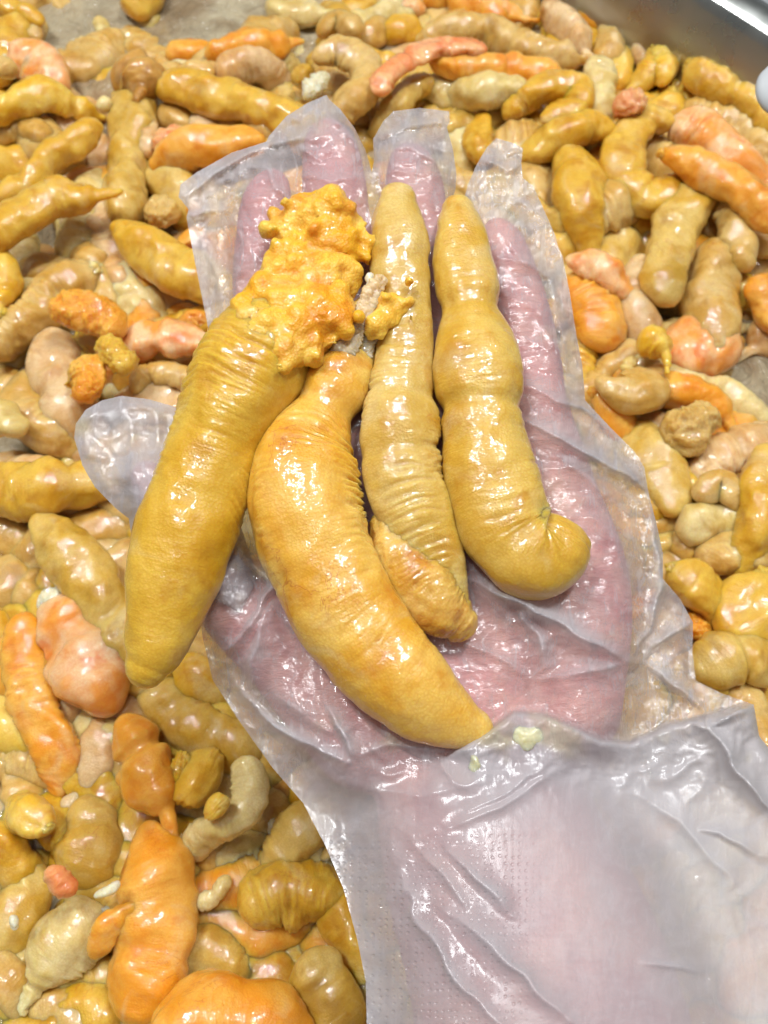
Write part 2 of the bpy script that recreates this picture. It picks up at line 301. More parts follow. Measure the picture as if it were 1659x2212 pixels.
H = [
# top-left quarter
('small amber sac cut by the top left corner', 'amber', 24, 2, (-20,5, 40,22, 88,46), ''),
('slim tan sac just below the amber one in the top left corner', 'tan', 22, 1, (-10,64, 40,62, 88,78), ''),
('plump salmon pink lump in the top left, beside the milky pool', 'peach', 44, 2, (20,135, 70,130, 105,165, 122,205), 'w'),
('small tan nub on the left edge against the salmon lump', 'tan', 24, 3, (5,150, 22,160), ''),
('bright amber sac pointing right from the left edge below the salmon lump', 'yellow', 30, 3, (-30,240, 50,212, 100,205), ''),
('pale tan arched sac on the left edge under the bright amber one', 'tan', 26, 2, (-20,290, 50,268, 100,300), 'w'),
('stout amber sac on the left edge with a pale arched one over it', 'amber', 38, 1, (-30,370, 40,345, 95,320), ''),
('long golden sac slanting up from the left edge to a blunt upper end', 'amber', 31, 3, (-30,440, 60,395, 130,330, 210,275), ''),
('tall khaki sac standing upright left of the index fingertip', 'olive', 47, 2, (290,245, 283,320, 268,400, 266,480), ''),
('olive tan sac leaning on the tall khaki sac, nearest the empty glove corner', 'olive', 38, 1, (335,330, 365,375, 400,425), ''),
('thin pinkish flap on the right side of the tall khaki sac', 'pink', 22, 2, (322,265, 325,330), 'w'),
('orange tan sac with pointed left tip, butting the glove at the index finger', 'amber', 44, 3, (248,488, 300,535, 370,575, 440,600), 'p'),
('curved amber sac from the left edge with a thin tip reaching the khaki sac', 'amber', 40, 4, (-30,525, 50,470, 130,432, 225,418), 'q'),
('pale dull sac crossing under the two amber ones, upper left', 'cream', 42, 0, (170,340, 155,400), ''),
('broad pale sac with a soft skin standing below the curved amber one', 'cream', 52, 1, (192,450, 178,520, 172,580), 'w'),
('rounded yellow sac cut by the left edge above the middle', 'yellow', 36, 3, (-5,540, 5,600, -5,660), ''),
('pale yellow bit with pink flecks beside the rounded yellow sac', 'cream', 36, 1, (60,620, 80,650), 'w'),
('long wrinkled tan sac running down to the left edge, upper left', 'tan', 42, 2, (-10,760, 70,690, 130,630, 200,595), 'w'),
('smooth cream coloured sac between the wrinkled tan one and the dark gap', 'cream', 52, 1, (245,605, 290,650, 305,690), ''),
('orange crumbling roe heaped left of the thumb tip, upper clump', 'orange', 36, 4, (120,670, 185,680, 260,705), 'g'),
('peach orange sac end meeting the held sac from the left', 'peach', 42, 3, (310,735, 370,735, 430,738), ''),
('bright yellow orange nub tucked against the glove left of the held sacs', 'orange', 27, 3, (428,680, 430,700), 'g'),
('knobbly brownish lump with a shiny pit, beside the milky pool', 'brown', 44, 3, (272,150, 305,175, 300,200), 'wc'),
('long spindle shaped amber sac behind the middle fingertip', 'amber', 43, 3, (345,195, 410,190, 490,210, 570,240, 630,262), 's'),
('dull orange sac by the milky pool, upper left of its neighbours', 'orange', 28, 1, (375,112, 430,112, 470,118), ''),
('bright orange arched sac beyond the long spindle shaped one', 'orange', 36, 2, (450,120, 520,100, 590,98), ''),
('pinkish tan sac squeezed under the bright orange arch', 'pink', 34, 2, (470,160, 540,140), 'w'),
('thin tan strip lying on the upper edge of the spindle shaped sac', 'tan', 22, 2, (340,150, 400,150, 450,158), ''),
('reddish orange crumbled roe between the khaki sac and the glove', 'salmon', 36, 2, (355,300, 400,318, 418,345), 'g'),
('stout orange sac running into the glove at the index fingertip', 'orange', 40, 3, (425,318, 480,320, 560,315), ''),
('dusky orange sac beneath the long spindle shaped one', 'orange', 30, 1, (420,268, 500,272), ''),
('small tan dome below the right end of the spindle shaped sac', 'tan', 32, 2, (560,282, 600,290), ''),
('small tan dome below the left end of the spindle shaped sac', 'tan', 30, 1, (350,245, 392,255), ''),
('hooked tan sac curling round like a question mark above the middle finger', 'tan', 28, 3, (680,120, 730,108, 780,135, 790,185, 755,215), 'w'),
('greenish tan nub inside the hooked sac', 'olive', 26, 2, (640,150, 665,172), ''),
('torn white membrane scrap above the middle fingertip', 'white', 17, 3, (655,200, 680,180, 712,160), 'g'),
('small looped tan sac near the top edge left of centre', 'tan', 25, 2, (690,70, 730,42, 765,68), ''),
('pale yellow sac lying flat near the top edge left of centre', 'cream', 27, 1, (580,15, 640,25, 700,25), ''),
('rounded tan end right of the small looped sac', 'tan', 30, 1, (790,95, 815,60), ''),
('pale frayed piece left of the hooked tan sac', 'cream', 32, 1, (590,125, 610,140), 'w'),
('slim yellowish sac dipping into the milky pool from the salmon lump', 'olive', 25, 0, (150,140, 200,165, 240,182), ''),
('dull pink sliver right of the bright amber sac', 'pink', 27, 1, (165,232, 190,245), 'w'),
('grey green frayed bit at the foot of the knobbly brown lump', 'cream', 18, 2, (215,225, 240,228), 'w'),
('frayed tan roe with a white fleck above the pointed orange tan sac', 'tan', 32, 2, (325,455, 375,468), 'g'),
('tiny orange nub at the corner of the empty glove fingertip', 'orange', 15, 2, (410,450,), ''),
('orange knob half hidden by the glove beside the index finger', 'orange', 26, 2, (400,505, 410,525), ''),
('thin white strand dipping into the milky pool', 'cream', 15, .2, (215,40, 225,75, 230,110), ''),
('pale green round sac almost submerged in the milky pool', 'cream', 36, -.1, (325,60, 345,68), ''),
('faint submerged sac at the top edge of the milky pool', 'tan', 26, -.1, (130,15, 170,8), ''),
# top-right quarter
('crumpled salmon red membrane draped across the heap top centre', 'salmon', 24, 4, (812,190, 850,148, 905,112, 965,98, 1040,103), 'wm'),
('straight orange sac with a yellow right end, top centre', 'orange', 30, 3, (930,135, 1030,142, 1130,150, 1205,170), ''),
('pale tan sac lying behind the straight orange one', 'tan', 33, 2, (980,62, 1060,70, 1130,98, 1230,125), 'w'),
('short tan end near the top edge beyond the salmon membrane', 'tan', 23, 1, (960,45, 1035,38), ''),
('orange sac crossing the top edge right of centre', 'orange', 29, 1, (920,-15, 1030,5, 1125,40), ''),
('orange tan lump left of the salmon red membrane', 'amber', 36, 1, (845,60, 900,80), 'c'),
('pinkish orange scrap at the top edge near the centre', 'peach', 22, 1, (850,12, 910,18), 'w'),
('bent khaki sac directly above the ring fingertip', 'olive', 27, 2, (858,225, 890,190, 925,180), 'w'),
('pale glossy bean shaped sac under the straight orange one', 'cream', 30, 2, (935,188, 980,207, 1022,212), ''),
('broad cream sac with a cut flat face, below the straight orange one', 'cream', 36, 3, (1040,195, 1100,195, 1168,202), ''),
('folded amber tan sac wrapping the right end of the broad cream one', 'amber', 30, 3, (1170,195, 1250,195, 1245,235, 1180,262), 'w'),
('upright amber piece right of the ring fingertip', 'amber', 29, 2, (1036,245, 1030,295, 1045,335), 'w'),
('plump pinkish tan sac below the broad cream one', 'pink', 50, 1, (1090,245, 1130,290, 1165,330), ''),
('glossy amber bean left of the small red lump', 'amber', 35, 3, (1225,290, 1275,277, 1325,287), ''),
('deep amber kidney shaped sac with one pale spot', 'amber', 46, 3, (1220,340, 1248,375, 1250,420), ''),
('thick amber sac curled into a letter C', 'amber', 38, 3, (1445,270, 1390,268, 1350,320, 1346,380, 1390,428, 1450,428, 1505,408), ''),
('peach coloured sac fanning out inside the C shaped sac', 'peach', 46, 3, (1455,270, 1525,292, 1585,345), 'w'),
('long bright orange sac slanting down to the right edge', 'orange', 40, 4, (1432,335, 1500,355, 1570,395, 1625,435, 1680,480), 'p'),
('greyish tan sac parallel to and above the long bright orange one', 'tan', 35, 2, (1490,235, 1580,272, 1640,325, 1690,380), 'w'),
('large amber sac lying along the tray wall at the right edge', 'amber', 43, 3, (1490,150, 1550,178, 1625,215, 1690,275), ''),
('olive amber sac tight against the steel tray wall', 'olive', 30, 2, (1480,98, 1550,102, 1615,140), 'w'),
('crooked yellow sac beside the steel tray wall near the top edge', 'yellow', 25, 2, (1405,32, 1440,60, 1430,115, 1435,180), 'w'),
('tan upright sac at the top edge left of the crooked yellow one', 'tan', 30, 1, (1325,-5, 1320,50, 1312,110), 'w'),
('pinkish upright sac between the tan one and the crooked yellow one', 'pink', 29, 1, (1375,5, 1385,70, 1390,145), ''),
('pale pinkish sac with a slack skin near the top edge', 'pink', 36, 2, (1190,15, 1230,60, 1262,105), 'w'),
('upright cream sac with a shiny bulb top right of the folded one', 'cream', 34, 3, (1297,135, 1290,170, 1300,212), 'c'),
('small red orange ragged lump above the C shaped sac', 'salmon', 30, 4, (1340,225, 1385,225), 'g'),
('broad tan sac end with a wrinkled face right of the ring and little fingers', 'tan', 46, 2, (1235,472, 1290,462, 1335,440), 'w'),
('wide banded olive sac beneath the wrinkled faced one', 'olive', 56, 1, (1250,510, 1290,540, 1315,555), 'w'),
('pale olive crescent sac right of the wide banded one', 'olive', 43, 3, (1500,425, 1460,495, 1432,560, 1440,620, 1452,650), ''),
('grey tan sac with a ragged lower tip beside the pale crescent', 'tan', 38, 3, (1558,430, 1580,490, 1605,575), 'wq'),
('slim pinkish sac left of the pale crescent', 'pink', 32, 2, (1378,560, 1370,620, 1388,685), ''),
('wide apricot tan sac fanning down between crescent and right edge', 'tan', 55, 2, (1555,540, 1530,620, 1535,700), ''),
('deep orange sac on the right edge below the grey tan one', 'orange', 37, 2, (1640,600, 1655,650), ''),
('small tan end on the right edge above the deep orange one', 'tan', 28, 1, (1630,530, 1680,545), ''),
('peach ragged flap beside the little finger of the glove', 'peach', 28, 3, (1225,560, 1280,575, 1325,598), 'w'),
('large rusty orange sac just right of the gloved little finger', 'orange', 66, 2, (1235,610, 1280,670, 1290,740), 'w'),
('yellow knob at the foot of the rusty orange sac', 'yellow', 34, 3, (1385,728, 1415,745), 'w'),
('narrow pale neck hanging from the yellow knob', 'cream', 14, 2, (1362,775, 1350,805), ''),
('large pinkish brown sac beside the milky liquid at the right', 'peach', 62, 2, (1450,735, 1520,745, 1580,760), ''),
('tan sac peeping out right of the little fingertip', 'tan', 38, 1, (1150,380, 1172,440, 1190,500), 'w'),
('tiny orange bit between ring and little fingertips', 'orange', 18, 1, (1000,402,), ''),
('cream sac end just right of the ring fingertip', 'cream', 30, 1, (988,262, 992,310), ''),
('tan sac showing between middle and ring fingertips', 'tan', 30, 1, (760,245, 800,262), ''),
# middle left
('beige pink smooth sac standing left of the orange crumbs', 'pink', 52, 2, (118,730, 128,810, 162,890), ''),
('orange crumbly roe knob above the thumb tip', 'orange', 42, 4, (175,795, 190,830, 178,858), 'g'),
('yellow orange grainy shred joining the two orange clumps', 'amber', 28, 4, (220,745, 262,775, 280,790), 'g'),
('bent tan strip between the thumb tip and the held sacs', 'tan', 24, 2, (290,845, 320,812, 360,810, 430,825), 'w'),
('bent tan sac elbow on the left, above the thumb level', 'tan', 42, 2, (72,810, 58,870, 90,920, 122,932), ''),
('cream folded piece on the left edge above the pointing amber sac', 'cream', 35, 3, (-15,885, 20,900, 52,935), 'w'),
('thick amber orange sac pointing right from the left edge at mid height', 'amber', 52, 3, (-40,1062, 50,1060, 125,1052), 'q'),
('olive amber sac with a pointed upper tip rising left of the held sacs', 'olive', 47, 3, (92,1122, 135,1180, 195,1255, 245,1330, 290,1400), 'p'),
('tan sac folded beneath the gloved thumb', 'tan', 46, 1, (205,1060, 245,1110, 290,1150), 'w'),
('dull olive sac low behind the gloved thumb', 'olive', 52, 0, (215,1170, 260,1230), ''),
('tan sliver just left of the olive amber pointed one', 'tan', 40, 1, (82,1190, 75,1250, 50,1330), ''),
('big peach to orange sac pinched in three, left of the held sacs', 'peach', 80, 3, (125,1310, 160,1370, 205,1450, 235,1520), 'c'),
('glossy orange link below the big peach sac', 'orange', 60, 3, (265,1570, 290,1620, 318,1690, 350,1740), 'c'),
('tapering orange lobe hanging left of the big peach sac', 'orange', 44, 2, (60,1330, 62,1420, 85,1520, 118,1600), 'wq'),
('pale tan sac on the left edge, level with the lower thumb', 'tan', 46, 1, (15,1210, 40,1275), ''),
('amber sac end on the left edge beside the big peach sac', 'amber', 45, 1, (-10,1390, 10,1430), ''),
('amber end showing below the tip of the leftmost held sac', 'amber', 42, 2, (395,1435, 435,1475), ''),
('long olive amber sac curving under the heel of the glove', 'olive', 53, 2, (330,1490, 400,1560, 480,1600, 560,1620), ''),
('yellowish sac end on the left edge under the amber end', 'yellow', 45, 1, (-5,1510, 25,1560), ''),
# lower left
('slack folded tan membrane with a purple vein, lower left', 'tan', 72, 1, (20,1620, 110,1650, 190,1670), 'wm'),
('bright yellow orange knob on the lower left', 'yellow', 42, 3, (70,1768, 105,1782), 'w'),
('orange tan sac end on the left edge beside the yellow orange knob', 'amber', 46, 2, (-10,1800, 20,1850), ''),
('pale olive green sac standing below the folded membrane', 'olive', 60, 2, (200,1735, 205,1820, 188,1900), ''),
('knobby orange tan ball next to the orange link', 'amber', 62, 3, (420,1670, 460,1695), 'w'),
('ivory coil wrapped round the knobby orange tan ball', 'cream', 34, 3, (530,1650, 545,1710, 520,1770, 470,1790), 'w'),
('small yellow wrinkled bead on the knobby ball', 'yellow', 26, 4, (460,1740, 480,1760), 'w'),
('tall bright orange sac standing upright, lower left', 'orange', 74, 3, (318,1800, 336,1880, 342,1990, 324,2100, 305,2180), ''),
('big rounded orange sac cut by the bottom edge', 'orange', 95, 4, (350,2250, 430,2205, 530,2210, 640,2270), ''),
('olive amber sac with a rounded tip, bottom edge beside the glove', 'olive', 60, 3, (660,2080, 695,2150, 750,2240), 'p'),
('tan flat sided sac standing right of the tall orange one', 'tan', 75, 0, (532,1960, 536,2050, 540,2150), ''),
('creased amber tan sac with a pointed lower left corner, beside the cuff', 'amber', 64, 2, (540,1960, 600,1935, 670,1935, 740,1950), 'wp'),
('dull tan sac between the knobby ball and the creased one', 'tan', 50, 1, (420,1840, 475,1850), ''),
('thin grey yellow string at the left end of the creased sac', 'cream', 15, 2, (425,1955, 460,1945, 495,1905), 'w'),
('pale cream sac with a gaping fold close to the glove edge', 'cream', 50, 1, (600,1790, 650,1810, 690,1860), 'w'),
('dark brown orange sac in shadow by the glove edge', 'brown', 46, 0, (580,1680, 620,1690), ''),
('cream leaf shaped sac tapering to the bottom left', 'cream', 60, 2, (222,1975, 135,2040, 72,2140), 'qw'),
('small orange shred stuck to the tall orange sac', 'orange', 28, 3, (248,1995, 232,2025, 212,2058), 'w'),
('red and white scrap of tissue on the lower left', 'salmon', 24, 4, (118,1885, 135,1905, 160,1928), 'w'),
('tiny white teardrop scrap beside the tall orange sac', 'white', 12, 4, (205,1942, 235,1925, 252,1905), ''),
('tiny white speck low on the left side', 'white', 13, 3, (30,1985, 35,2005), ''),
('olive tan sac behind the red and white scrap', 'olive', 50, 1, (35,1850, 60,1920, 25,1985), ''),
('tan sac end on the left edge near the bottom', 'tan', 44, 2, (-15,2080, 20,2125), ''),
('tan sac lying in the bottom left corner', 'tan', 56, 1, (50,2205, 130,2175, 190,2220), ''),
('pale olive sac just left of the foot of the tall orange one', 'cream', 38, 1, (255,2130, 240,2210), ''),
('beige sliver right of the tall orange sac', 'pink', 30, 0, (432,2010, 438,2060), ''),
('beige tan sac in the gap beside the lower glove edge', 'pink', 42, 0, (715,2020, 770,2080), ''),
# middle right
('blunt tan sac with a cream cut end, right of the glove', 'tan', 46, 3, (1305,835, 1350,855, 1405,838), ''),
('orange amber sac peeping from behind the glove below the little finger', 'orange', 38, 2, (1290,862, 1325,900), ''),
('rounded orange tan sac by the milky liquid, right side', 'orange', 45, 2, (1450,845, 1520,862, 1560,900), ''),
('ragged tan cup shaped sac with a granular rim', 'tan', 48, 3, (1435,930, 1480,930, 1530,905), 'g'),
('dark reddish sac in the gap under the ragged cup', 'salmon', 30, 0, (1475,970, 1500,985), ''),
('plump tan sac with a highlight right of the glove edge', 'olive', 54, 2, (1405,985, 1430,1035, 1448,1095), ''),
('pinkish sac coming down to the plump tan one', 'pink', 42, 2, (1505,1030, 1555,990, 1620,965), 'w'),
('bright amber sac on the right edge at mid height', 'amber', 42, 3, (1655,985, 1628,1060, 1632,1125), ''),
('small shiny tan bend under the pinkish sac', 'tan', 33, 3, (1500,1065, 1545,1040, 1575,1065), ''),
('cream tan sac with two shiny bulbs right of the glove', 'cream', 42, 2, (1470,1135, 1540,1120, 1600,1140), 'c'),
('small tan bulb close to the glove, below the two shiny bulbs', 'tan', 36, 1, (1450,1170, 1500,1182), ''),
('smooth tan egg shaped sac touching the glove edge', 'amber', 46, 3, (1455,1222, 1490,1250, 1515,1275), ''),
('convoluted tan sac folded like gut at the right edge', 'tan', 46, 2, (1530,1225, 1580,1190, 1650,1205), 'wc'),
('large amber tan sac bending down at the right edge', 'amber', 60, 3, (1635,1255, 1610,1320, 1650,1390), ''),
('ragged orange crumb below the egg shaped sac', 'orange', 30, 2, (1500,1330, 1512,1372), 'g'),
('broad tan sac spreading to the right edge above the cuff corner', 'olive', 60, 3, (1495,1440, 1580,1405, 1680,1440), ''),
('tan sac curving behind the corner of the glove cuff', 'tan', 44, 2, (1530,1485, 1600,1510, 1640,1590, 1650,1680), ''),
('tan sac in the shade at the right edge behind the cuff', 'brown', 50, 1, (1680,1530, 1690,1620), ''),
]
KEYS = []
for i, (lb, c, r, lv, pts, fl) in enumerate(H):
    heap_sac(lb, c, r, lv, pts, fl, seed=i)
    p = np.array(pts).reshape(-1, 2)
    for k in range(len(p)): KEYS.append((p[k, 0], p[k, 1], r, lv, i))
KEYS = np.array(KEYS, float)
# lower layer: sacs that show only in the gaps
rng = np.random.RandomState(4)
used = set(); nfill = 0; deep = []
cw = dict(tan='dull tan', cream='pale', olive='olive', amber='shaded amber', pink='pinkish', orange='shaded orange')
BLK = [(330, 45, 280, 85), (140, 20, 70, 50), (1650, 790, 90, 120), (1500, 40, 60, 60)]
HANDX = [(430, 520, 1230), (700, 440, 1240), (900, 440, 1280), (1300, 450, 1430), (1600, 600, 1560), (2300, 800, 1800)]
spots = []
for gy in range(-60, 2420, 92):
    scal = np.interp(gy, [0, 2212], [.74, 1.35])
    for gx in range(-80, 1800, int(108*scal**.5)):
        x = gx+rng.uniform(-34, 34)+(gy//100 % 2)*52; y = gy+rng.uniform(-30, 30)
        if any(((x-p)/q)**2+((y-r_)/s_)**2 < 1 for p, r_, q, s_ in BLK): continue
        if y < np.interp(x, [1440, 1700], [-80, 190]): continue     # outside the tray wall
        spots.append((x, y, scal))
def hidden(x, y):
    h = np.array(HANDX); return y > 430 and np.interp(y, h[:, 0], h[:, 1])+25 < x < np.interp(y, h[:, 0], h[:, 2])-25
for x, y, scal in spots:
    r = rng.uniform(36, 56)*scal
    a = rng.uniform(0, np.pi); ln = rng.uniform(80, 180)*scal; b_ = a+rng.uniform(-.8, .8)
    pts = (x-ln*math.cos(a), y-ln*.7*math.sin(a), x, y, x+ln*math.cos(b_), y+ln*.7*math.sin(b_))
    hid = hidden(x, y); off = not (-30 < x < 1690 and -30 < y < 2240)
    lv = rng.uniform(-.4, 1.3)+(.7 if hid else 0)
    colr = rng.choice(['tan', 'tan', 'tan', 'cream', 'olive', 'amber', 'amber', 'pink', 'orange'])
    fl_ = rng.choice(['', 'w', 'c']); lab = None
    if not (hid or off):
        dd = np.hypot(KEYS[:, 0]-x, KEYS[:, 1]-y)
        for q in np.argsort(dd)[:25]:
            i = int(KEYS[q, 4]); dx, dy = x-KEYS[q, 0], y-KEYS[q, 1]
            if len(H[i][0].split())+len(cw[colr].split()) > 11: continue
            rel = 'just under' if abs(dx)+abs(dy) < 40 else ('right of' if dx > abs(dy) else 'left of' if -dx > abs(dy) else 'in front of' if dy > 0 else 'behind')
            if (i, rel) in used: continue
            used.add((i, rel)); lab = '%s sac %s the %s' % (cw[colr], rel, H[i][0]); break
    if lab is None or nfill >= 142: deep.append((colr, r, lv, pts, fl_))
    else: heap_sac(lab, colr, r, lv, pts, fl_, seed=500+nfill); nfill += 1
# the rest of the heap, under the hand and past the frame: one mesh
parts = [heap_sac('x', *d, seed=900+k) for k, d in enumerate(deep)]
VV, FF, TT, MI, n0 = [], [], [], [], 0; mats = []
for o in parts:
    me = o.data; n = len(me.vertices); v = np.empty(n*3); me.vertices.foreach_get('co', v); VV.append(v.reshape(-1, 3)+np.array(o.location))
    t_ = np.empty(n*3, np.float32); me.attributes['tube'].data.foreach_get('vector', t_); TT.append(t_.reshape(-1, 3))
    if me.materials[0] not in mats: mats.append(me.materials[0])
    mi = mats.index(me.materials[0])
    for p in me.polygons: FF.append([q+n0 for q in p.vertices]); MI.append(mi)
    n0 += n; bpy.data.objects.remove(o); bpy.data.meshes.remove(me)
rest = mesh_obj('deep_heap', np.vstack(VV), FF, mats[0], attrs={'tube': np.vstack(TT)})
for m_ in mats[1:]: rest.data.materials.append(m_)
rest.data.polygons.foreach_set('material_index', MI)
tag(rest, 'dim lower mass of tan and amber roe sacs filling the tray beneath the others', 'roe heap', kind='stuff')

# ------------------------------------------------------------------ milky liquid, tray, table
t = NT('milky_liquid'); tc = t.n('ShaderNodeTexCoord'); P = tc.outputs['Object']
b = t.n('ShaderNodeBsdfPrincipled')
t.l(t.mix(t.ramp(t.noise(P, 22, 4, .6, .5), .35, .65), lin((158, 134, 102)), lin((206, 192, 160))), b.inputs['Base Color'])
b.inputs['Roughness'].default_value = .06; b.inputs['Alpha'].default_value = .72
t.l(t.bump(t.noise(P, 75, 4, .6, .7), .014, .8), b.inputs['Normal']); t.l(b.outputs[0], t.out.inputs['Surface'])
M_LIQ = t.m
t = NT('stainless_steel'); tc = t.n('ShaderNodeTexCoord'); P = tc.outputs['Object']
b = t.n('ShaderNodeBsdfPrincipled'); b.inputs['Metallic'].default_value = 1
t.l(t.mix(t.noise(P, 30, 3), (.40, .41, .38, 1), (.48, .49, .47, 1)), b.inputs['Base Color'])
t.l(t.ramp(t.noise(P, 60, 4), .3, .7, .26, .34), b.inputs['Roughness'])
t.l(b.outputs[0], t.out.inputs['Surface']); M_STEEL = t.m
t = NT('worktop'); tc = t.n('ShaderNodeTexCoord'); b = t.n('ShaderNodeBsdfPrincipled')
t.l(t.mix(t.noise(tc.outputs['Object'], 25, 5), (.24, .25, .26, 1), (.34, .35, .36, 1)), b.inputs['Base Color']); b.inputs['Roughness'].default_value = .35
t.l(b.outputs[0], t.out.inputs['Surface']); M_TABLE = t.m

# tray frame: the far wall runs along the line seen at top right
RZ = .066
e0 = at_z(1462., -20., RZ); e1 = at_z(1659., 106., RZ)
u = (e1-e0); u[2] = 0; u /= np.linalg.norm(u); nrm = np.array([-u[1], u[0], 0.])    # u along the wall, nrm outward
if nrm[1] < 0: nrm = -nrm
org = (e0+e1)/2
def tp(a, c, z): return org*np.array([1, 1, 0])+u*a+nrm*c+np.array([0, 0, z])
# long wall along u from -0.42 to 0.22, tray depth 0.62 away from it
A0, A1, C1 = -.42, .50, -.62
tray = bpy.data.objects.new('tray', None); C.objects.link(tray); tray.location = tp((A0+A1)/2, C1/2, 0)
tag(tray, 'large shallow stainless steel tray with a rolled rim, filled with roe sacs', 'tray')
def ring_profile(c):      # rounded rectangle in tray axes offset outward by c
    R = .045+c; pts = []
    for cx, cy, a0 in ((A1-.045, -.045, 0), (A0+.045, -.045, 90), (A0+.045, C1+.045, 180), (A1-.045, C1+.045, 270)):
        for k in range(9):
            a = math.radians(a0+k*90/8); pts.append((cx+R*math.cos(a), cy+R*math.sin(a)))
    return pts
def loft(name, prof, parent, mat):
    V, F = [], []
    for c, z in prof: V += [tp(a, d, z) for a, d in ring_profile(c)]
    n = 36
    for i in range(len(prof)-1):
        for j in range(n): F.append([i*n+j, i*n+(j+1) % n, (i+1)*n+(j+1) % n, (i+1)*n+j])
    return mesh_obj(name, V, F, mat, parent)
loft('wall', [(-.012, .0015), (-.004, .004), (0, .012), (.004, RZ-.004), (.007, RZ)], tray, M_STEEL)
loft('rim', [(.007, RZ), (.010, RZ+.0025), (.016, RZ+.003), (.021, RZ+.0015), (.0225, RZ-.003), (.021, RZ-.006), (.018, RZ-.007)], tray, M_STEEL)
V = [tp(a, d, .0015) for a, d in ring_profile(-.012)]; mesh_obj('floor', V, [list(range(36))], M_STEEL, tray)
V = [tp(a, d, .019) for a, d in ring_profile(.0005)]
liq = mesh_obj('milky_liquid', V, [list(range(36))], M_LIQ); tag(liq, 'milky roe liquid pooled in the steel tray', 'liquid', kind='stuff')
mesh_obj('table', [(-1.5, -1.5, -.002), (1.5, -1.5, -.002), (1.5, 2.5, -.002), (-1.5, 2.5, -.002)], [[0, 1, 2, 3]], M_TABLE)['kind'] = 'structure'

# ------------------------------------------------------------------ the gloved hand
def Dbase(px, py):
    px = np.asarray(px, float); py = np.asarray(py, float)
    d = np.interp(py, [180, 400, 900, 1400, 1650, 2300], [25.2, 24.3, 22.8, 21.5, 20.6, 17.2])
    return d + .00035*(px-900)*0
# skin capsules: rows px, py, r(px); second item = flattening toward the camera
CAPS = [
 ([(588, 402, 44), (576, 440, 62), (570, 520, 70), (566, 640, 72), (590, 820, 68), (640, 1000, 80), (760, 1500, 115)], .85),
 ([(705, 298, 48), (715, 340, 72), (726, 450, 82), (738, 620, 82), (745, 800, 76), (780, 1000, 88), (900, 1560, 125)], .85),
 ([(882, 345, 44), (892, 385, 68), (902, 480, 76), (908, 640, 72), (905, 800, 74), (930, 1000, 86), (1050, 1570, 130)], .85),
 ([(1075, 500, 38), (1088, 540, 58), (1120, 640, 66), (1145, 760, 72), (1165, 880, 72), (1200, 1050, 96), (1260, 1280, 118), (1230, 1560, 125)], .85),
 ([(318, 1030, 44), (345, 1080, 56), (410, 1180, 66), (500, 1300, 92), (620, 1400, 120), (800, 1600, 140)], .85),
 ([(760, 1250, 120), (980, 1250, 130), (1130, 1250, 120)], .6),
 ([(1000, 1600, 230), (1070, 1850, 285), (1160, 2100, 330), (1230, 2420, 370)], .5),
 ([(860, 1430, 130), (1150, 1400, 120)], .6), ([(1000, 1330, 130), (1120, 1340, 120)], .6),
]
MID = 1.0      # cm: middle plane of the hand behind the palm surface
def cap_samples(step=.22):
    out = []
    for pts, fl in CAPS:
        Q = catmull(np.array(pts, float), 200)
        s = np.r_[0, np.cumsum(np.hypot(*np.diff(Q[:, :2], axis=0).T))]; x = 0
        while x < s[-1]:
            q = [np.interp(x, s, Q[:, k]) for k in range(3)]; out.append((*q, fl)); x += q[2]*step
    return np.array(out)
CS = cap_samples()
# skin: overlapping spheres grown together into one surface
bm = bmesh.new(); tmp = bmesh.new(); bmesh.ops.create_icosphere(tmp, subdivisions=2, radius=1)
sv = np.array([v.co[:] for v in tmp.verts]); sf = [[v.index for v in f.verts] for f in tmp.faces]; tmp.free()
V, F = [], []
for px, py, r, fl in CS:
    D = float(Dbase(px, py)); rc = r*D/FP*.96; dc = D-.05+.07*rc+max(rc*fl, .6)
    c = at_d(np.array([px]), np.array([py]), np.array([dc]))[0]
    q = sv*np.array([rc, rc, rc*fl])*.01
    V.append(c+q@RM.T); k = (len(V)-1)*len(sv); F += [[k+i for i in f] for f in sf]
V = np.vstack(V)
t = NT('skin'); tc = t.n('ShaderNodeTexCoord'); P = tc.outputs['Object']
b = t.n('ShaderNodeBsdfPrincipled')
col = t.mix(t.ramp(t.noise(P, 60, 4, .6, .5), .35, .65), lin((194, 132, 130)), lin((210, 158, 148)))
t.l(col, b.inputs['Base Color'])
b.inputs['Roughness'].default_value = .45; b.inputs['Subsurface Weight'].default_value = .2
b.inputs['Subsurface Radius'].default_value = (1, .3, .2); b.inputs['Subsurface Scale'].default_value = .004
t.l(t.bump(t.noise(t.vmul(P, (1, 3, 1)), 260, 4, .6, 1.0), .0012, .5), b.inputs['Normal'])
t.l(b.outputs[0], t.out.inputs['Surface']); M_SKIN = t.m
person = bpy.data.objects.new('person', None); C.objects.link(person)
person.location = at_d(np.array([1250.]), np.array([2200.]), np.array([18.]))[0]
tag(person, 'left hand, palm up, in a loose clear plastic glove, holding four roe sacs', 'person')
hand = mesh_obj('hand', V, F, M_SKIN, person)
rm = hand.modifiers.new('r', 'REMESH'); rm.mode = 'VOXEL'; rm.voxel_size = .0013; rm.use_smooth_shade = True
sm = hand.modifiers.new('s', 'SMOOTH'); sm.iterations = 8; sm.factor = .6

